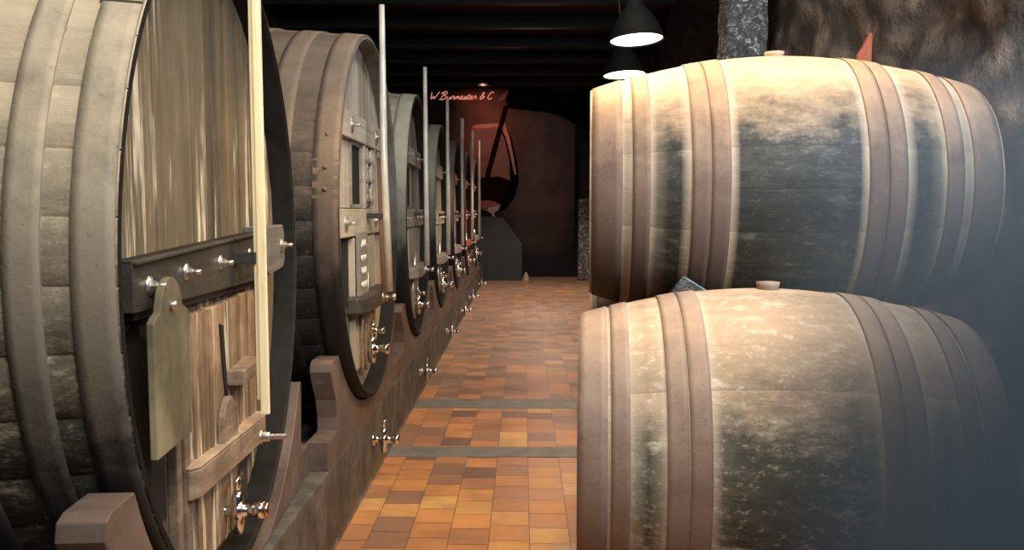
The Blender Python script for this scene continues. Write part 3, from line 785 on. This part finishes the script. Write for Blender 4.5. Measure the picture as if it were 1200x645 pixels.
# script lettering: W Burmester & C
G = {
 'W': (1.9, [[(0, 2.0), (.15, .9), (.4, 0), (.75, 1.2), (1.0, 0), (1.4, 1.2), (1.7, 2.1)]]),
 'B': (1.5, [[(.45, 2.1), (.35, 1), (.1, 0)], [(-.2, 1.6), (.4, 2.2), (1.1, 2.1), (1.1, 1.5), (.5, 1.15), (1.15, .95), (1.15, .25), (.5, -.05), (-.2, .15)]]),
 'u': (.95, [[(0, .9), (.05, .2), (.3, 0), (.6, .3), (.7, .95), (.68, .2), (.95, .05)]]),
 'r': (.85, [[(0, .1), (.22, .9), (.3, 1.05), (.42, .8), (.65, .85), (.6, .2), (.85, .05)]]),
 'm': (1.2, [[(0, .1), (.15, .95), (.17, .1), (.35, .85), (.52, .85), (.54, .1), (.7, .85), (.9, .85), (.92, .15), (1.2, .05)]]),
 'e': (.8, [[(0, .25), (.4, .5), (.5, .85), (.3, 1), (.1, .6), (.15, .15), (.4, 0), (.8, .2)]]),
 's': (.75, [[(0, .1), (.35, 1.0), (.5, .6), (.5, .15), (.3, 0), (.1, .12)], [(.3, .02), (.75, .15)]]),
 't': (.65, [[(0, .1), (.3, 1.7), (.25, .25), (.4, 0), (.65, .15)], [(0, 1.15), (.6, 1.2)]]),
 '&': (1.2, [[(1.0, .2), (.35, 1.4), (.5, 1.9), (.75, 1.6), (.2, .7), (.2, .1), (.6, 0), (1.1, .8)]]),
 'C': (1.2, [[(1.1, 1.7), (.85, 2.1), (.35, 1.6), (.1, .8), (.3, .1), (.8, 0), (1.15, .4)]]),
}
cu = bpy.data.curves.new('lettering', 'CURVE'); cu.dimensions = '3D'; cu.bevel_depth = 0.011; cu.bevel_resolution = 1
pen = 0; LETT = []
for ch in 'W Burmester & C':
    if ch == ' ': pen += .55; continue
    wdt, strokes = G[ch]
    for st in strokes: LETT.append([(pen+x+y*.35, y) for x, y in st])
    pen += wdt
sc_ = (PX(580)-PX(504))/(pen+.7)
for st in LETT:
    sp = cu.splines.new('NURBS'); sp.points.add(len(st)-1); sp.order_u = 3; sp.use_endpoint_u = True
    for p, (x, y) in zip(sp.points, st):
        p.co = (PX(504)+.5+x*sc_, -.012, PZ(117)+y*sc_*0.85+.008*x*sc_, 1)
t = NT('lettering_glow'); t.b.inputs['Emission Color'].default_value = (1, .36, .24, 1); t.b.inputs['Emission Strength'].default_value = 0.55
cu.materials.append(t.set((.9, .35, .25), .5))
_o = bpy.data.objects.new('lettering_curve', cu); COL.objects.link(_o)
_me = bpy.data.meshes.new_from_object(_o.evaluated_get(bpy.context.evaluated_depsgraph_get()))
bpy.data.objects.remove(_o); bpy.data.curves.remove(cu)
tl = bpy.data.objects.new('lettering', _me); COL.objects.link(tl); tl.parent = mur
tl['label'] = 'orange script lettering'

# dark counter with a sloping top, pale wedge beside it
M['counter'] = plain('slate_blue_counter', (0.028, 0.034, 0.038), 0.6, 0, 0.2, 4)
ct = empty('display_counter', (-0.5, 19.0, 0)); tag(ct, 'dark slate-grey counter with sloping top in front of the mural', 'counter')
MB().prism([(-.55, 0), (.48, 0), (.48, .84), (0.05, 1.42), (-.55, 1.46)], -.1, .5, 'y').build('counter_body', M['counter'], ct, bevel=.01)
MB().box(-.5, .44, -.07, .47, -.0, .05).build('counter_base', M['void'], ct)
o = MB().prism([(-.06, 0), (.06, 0), (.05, .12), (.01, .2), (-.03, .19), (-.055, .1)], -.06, .06, 'y').build('floor_wedge', plain('pale_wedge', (0.5, 0.33, 0.25), 0.7), None, bevel=.01)
o.location = (0.07, 18.75, 0); tag(o, 'small pale wooden wedge on the floor beside the dark counter', 'wedge')

def plastic_mat():
    t = NT('crinkled_plastic')
    n = t.noise(t.coord((1, 1, 1)), 9, 6, 0.6, 2.5); v = t.new('ShaderNodeTexVoronoi'); v.feature = 'DISTANCE_TO_EDGE'; v.inputs['Scale'].default_value = 9
    t.link(t.coord((1, 1, .7)), v.inputs['Vector'])
    h = t.math('ADD', n, v.outputs['Distance'])
    n5 = t.noise(t.coord((1, 1, 1.4), loc=(2, 2, 2)), 6, 3, 0.5, 1.5)
    ln = t.ramp(t.math('ABSOLUTE', t.math('SUBTRACT', n5, 0.5)), [(0.006, 1.0), (0.03, 0.0)])
    c = t.ramp(n, [(0.3, (0.07, 0.072, 0.075)), (0.62, (0.16, 0.165, 0.17)), (0.74, (0.7, 0.7, 0.7))])
    c = t.mix(t.math('MULTIPLY', ln, t.ramp(n, [(0.45, 0.0), (0.6, 1.0)])), c, (0.9, 0.9, 0.9))  # white glints of the crinkles painted into the colour
    t.bump(h, 1.0, 0.06)
    return t.set(c, 0.22, 0.0, 0.8)
M['plastic'] = plastic_mat()
M['post'] = wood('dark_post_wood', (0.01, 0.01, 0.01), (0.02, 0.019, 0.018), (0.03, 0.028, 0.026), 'z', 10)
def crumple_sleeve(w, d, z0, z1, amp):
    mb = MB(); per = []
    n = 12
    for a, b in (((-w, -d), (w, -d)), ((w, -d), (w, d)), ((w, d), (-w, d)), ((-w, d), (-w, -d))):
        for k in range(n): per.append((a[0]+(b[0]-a[0])*k/n, a[1]+(b[1]-a[1])*k/n))
    nz = int((z1-z0)/.025); vs = []; fs = []; m = len(per)
    for j in range(nz+1):
        z = z0+(z1-z0)*j/nz
        for x, y in per:
            q = noise.noise(Vector((x*9, y*9, z*7)))*amp + abs(noise.noise(Vector((x*17+3, y*17, z*15))))*amp
            vs.append((x*(1+q/w), y*(1+q/d), z))
    for j in range(nz):
        for k in range(m): fs.append((j*m+k, j*m+(k+1) % m, (j+1)*m+(k+1) % m, (j+1)*m+k))
    return mb.add(vs, fs, .5, False)
def post(x, y, w, h, w0, w1, label, big):
    r = empty('wrapped_post', (x, y, 0)); tag(r, label, 'post')
    MB().box(-w, w, -w, w, 0, h, b=.008).build('post_timber', M['post'], r)
    tag(crumple_sleeve(w+.014, w+.014, w0, w1, .012 if big else .02).build('plastic_wrap', M['plastic'], r), 'shiny crinkled plastic wrapping')
post(1.75, 6.85, .14, CEIL, 2.2, 3.6, 'dark post wrapped in shiny crinkled plastic above the upper cask', True)
post(1.42, 19.1, .14, 3.1, 0.02, 1.85, 'far dark post wrapped in crinkled plastic at the end of the aisle', False)

# red plank behind the stack, leaning on the wall
M['red'] = wood('red_paint', (0.35, 0.07, 0.04), (0.6, 0.15, 0.08), (0.72, 0.25, 0.14), 'z', 10, grime=0.2)
o = MB().prism([(-.04, 0), (.04, 0), (.036, 2.49), (.026, 2.5), (-.005, 2.44), (-.038, 2.385)], -.012, .012, 'y').build('red_plank', M['red'], None, bevel=.003)
o.location = (1.695, 4.35, 0); o.rotation_euler = (0, R(1.0), R(10)); tag(o, 'thin orange-red painted plank standing behind the upper cask', 'plank')
# plastic covered chock wedged between the casks
ck = MB(); ck.prism([(-.13, -.01), (.08, 0.005), (.02, .045), (-.045, .085), (-.055, .08), (-.09, .03)], -.04, .04, 'y')
o = ck.build('wooden_chock', plain('black_plastic_film', (0.018, 0.021, 0.02), 0.28, 0, 0.5, 30, 0.8, 0.9), None, bevel=.006)
o.location = (0.60, 2.89, 1.285); o.rotation_euler = (R(-8), 0, TH); tag(o, 'dark plastic-covered wedge chocked between the lower and upper casks', 'chock')

# ---------------------------------------------------------------- haze
hz = MB().box(-.0, 1.0, 0.0, 1.0, 0.0, 1.0).build('haze', M['void'])
hz.location = (0.48, 1.6, 0.0); hz.scale = (1.3, 0.52, 1.98)
hz['kind'] = 'stuff'; tag(hz, 'bluish self-glowing haze in front of the right wall', 'haze')
hm = bpy.data.materials.new('blue_haze'); hm.use_nodes = True
nt = hm.node_tree; nt.nodes.clear()
H = NT.__new__(NT); H.m = hm; H.n = nt.nodes; H.l = nt.links
out = H.new('ShaderNodeOutputMaterial')
xyz = H.sep(H.coord((1, 1, 1)))
def fade(s, lo, hi): return H.ramp(s, [(lo, 0.0), (hi, 1.0)])
d = H.math('MULTIPLY', fade(xyz[0], 0.05, 0.56), H.ramp(xyz[2], [(0.0, 0.7), (0.72, 1.0), (0.84, 0.5), (0.99, 0.0)]))
pv = H.new('ShaderNodeVolumePrincipled')
pv.inputs['Color'].default_value = (0.12, 0.16, 0.2, 1)
H.link(H.math('MULTIPLY', d, 5.2), pv.inputs['Density'])
H.link(H.math('MULTIPLY', d, 0.18), pv.inputs['Emission Strength'])
pv.inputs['Emission Color'].default_value = (0.42, 0.6, 0.8, 1)  # blue glow is put into the haze itself
H.link(pv.outputs[0], out.inputs['Volume'])
hz.data.materials.clear(); hz.data.materials.append(hm)

# ---------------------------------------------------------------- lights
def area(name, loc, target, size, power, color, sy=None):
    l = bpy.data.lights.new(name, 'AREA'); l.energy = power; l.color = color; l.size = size
    if sy: l.shape = 'RECTANGLE'; l.size_y = sy
    o = bpy.data.objects.new(name, l); COL.objects.link(o); o.location = loc
    o.rotation_euler = (Vector(target)-Vector(loc)).to_track_quat('-Z', 'Y').to_euler(); return o
def spot(name, loc, target, power, color, ang=120, blend=0.6, rad=0.08):
    l = bpy.data.lights.new(name, 'SPOT'); l.energy = power; l.color = color; l.spot_size = R(ang); l.spot_blend = blend; l.shadow_soft_size = rad
    o = bpy.data.objects.new(name, l); COL.objects.link(o); o.location = loc
    o.rotation_euler = (Vector(target)-Vector(loc)).to_track_quat('-Z', 'Y').to_euler(); return o
area('daylight', (0.4, 0.3, 3.7), (-1.3, 3.0, 1.8), 1.0, 120, (1, .93, .82))
WARM = (1, .68, .35)
for x, y, p in ((0.50, 2.3, 55), (0.28, 3.55, 120), (0.73, 5.5, 140), (0.83, 7.0, 80), (0.6, 9.5, 170), (0.5, 13, 190), (0.4, 16.5, 170)):
    spot('pendant_light', (x, y, 2.72 if y > 3 else 3.1), (x, y, 0), p, WARM if y < 9 else (1, .8, .6), 140, 0.5, 0.1)
spot('cask_light', (1.0, 3.0, 3.0), (0.95, 3.2, 1.6), 80, (1, .68, .36), 120, .6, .1)
area('row_fill', (0.5, 4.2, 4.2), (-1.0, 7.2, 2.0), .8, 60, (1, .95, .85))  # added fill to brighten the middle vats, no fixture behind it
area('blue_daylight', (1.75, 1.2, 3.0), (2.05, 3.4, 2.0), 0.5, 110, (.65, .82, 1))
spot('mural_light', (-0.9, 18.9, 4.4), (-0.9, 19.93, 3.2), 90, (1, .45, .32), 120, 1, .1)
area('far_glow', (0.3, 15.5, 3.9), (-0.9, 14.5, 1.0), 0.8, 28, (1, .5, .42))
w = bpy.data.worlds.new('world'); scene.world = w; w.use_nodes = True
w.node_tree.nodes['Background'].inputs[0].default_value = (.75, .85, 1, 1); w.node_tree.nodes['Background'].inputs[1].default_value = 0.06
scene.view_settings.view_transform = 'Standard'
scene.view_settings.exposure = 0.0
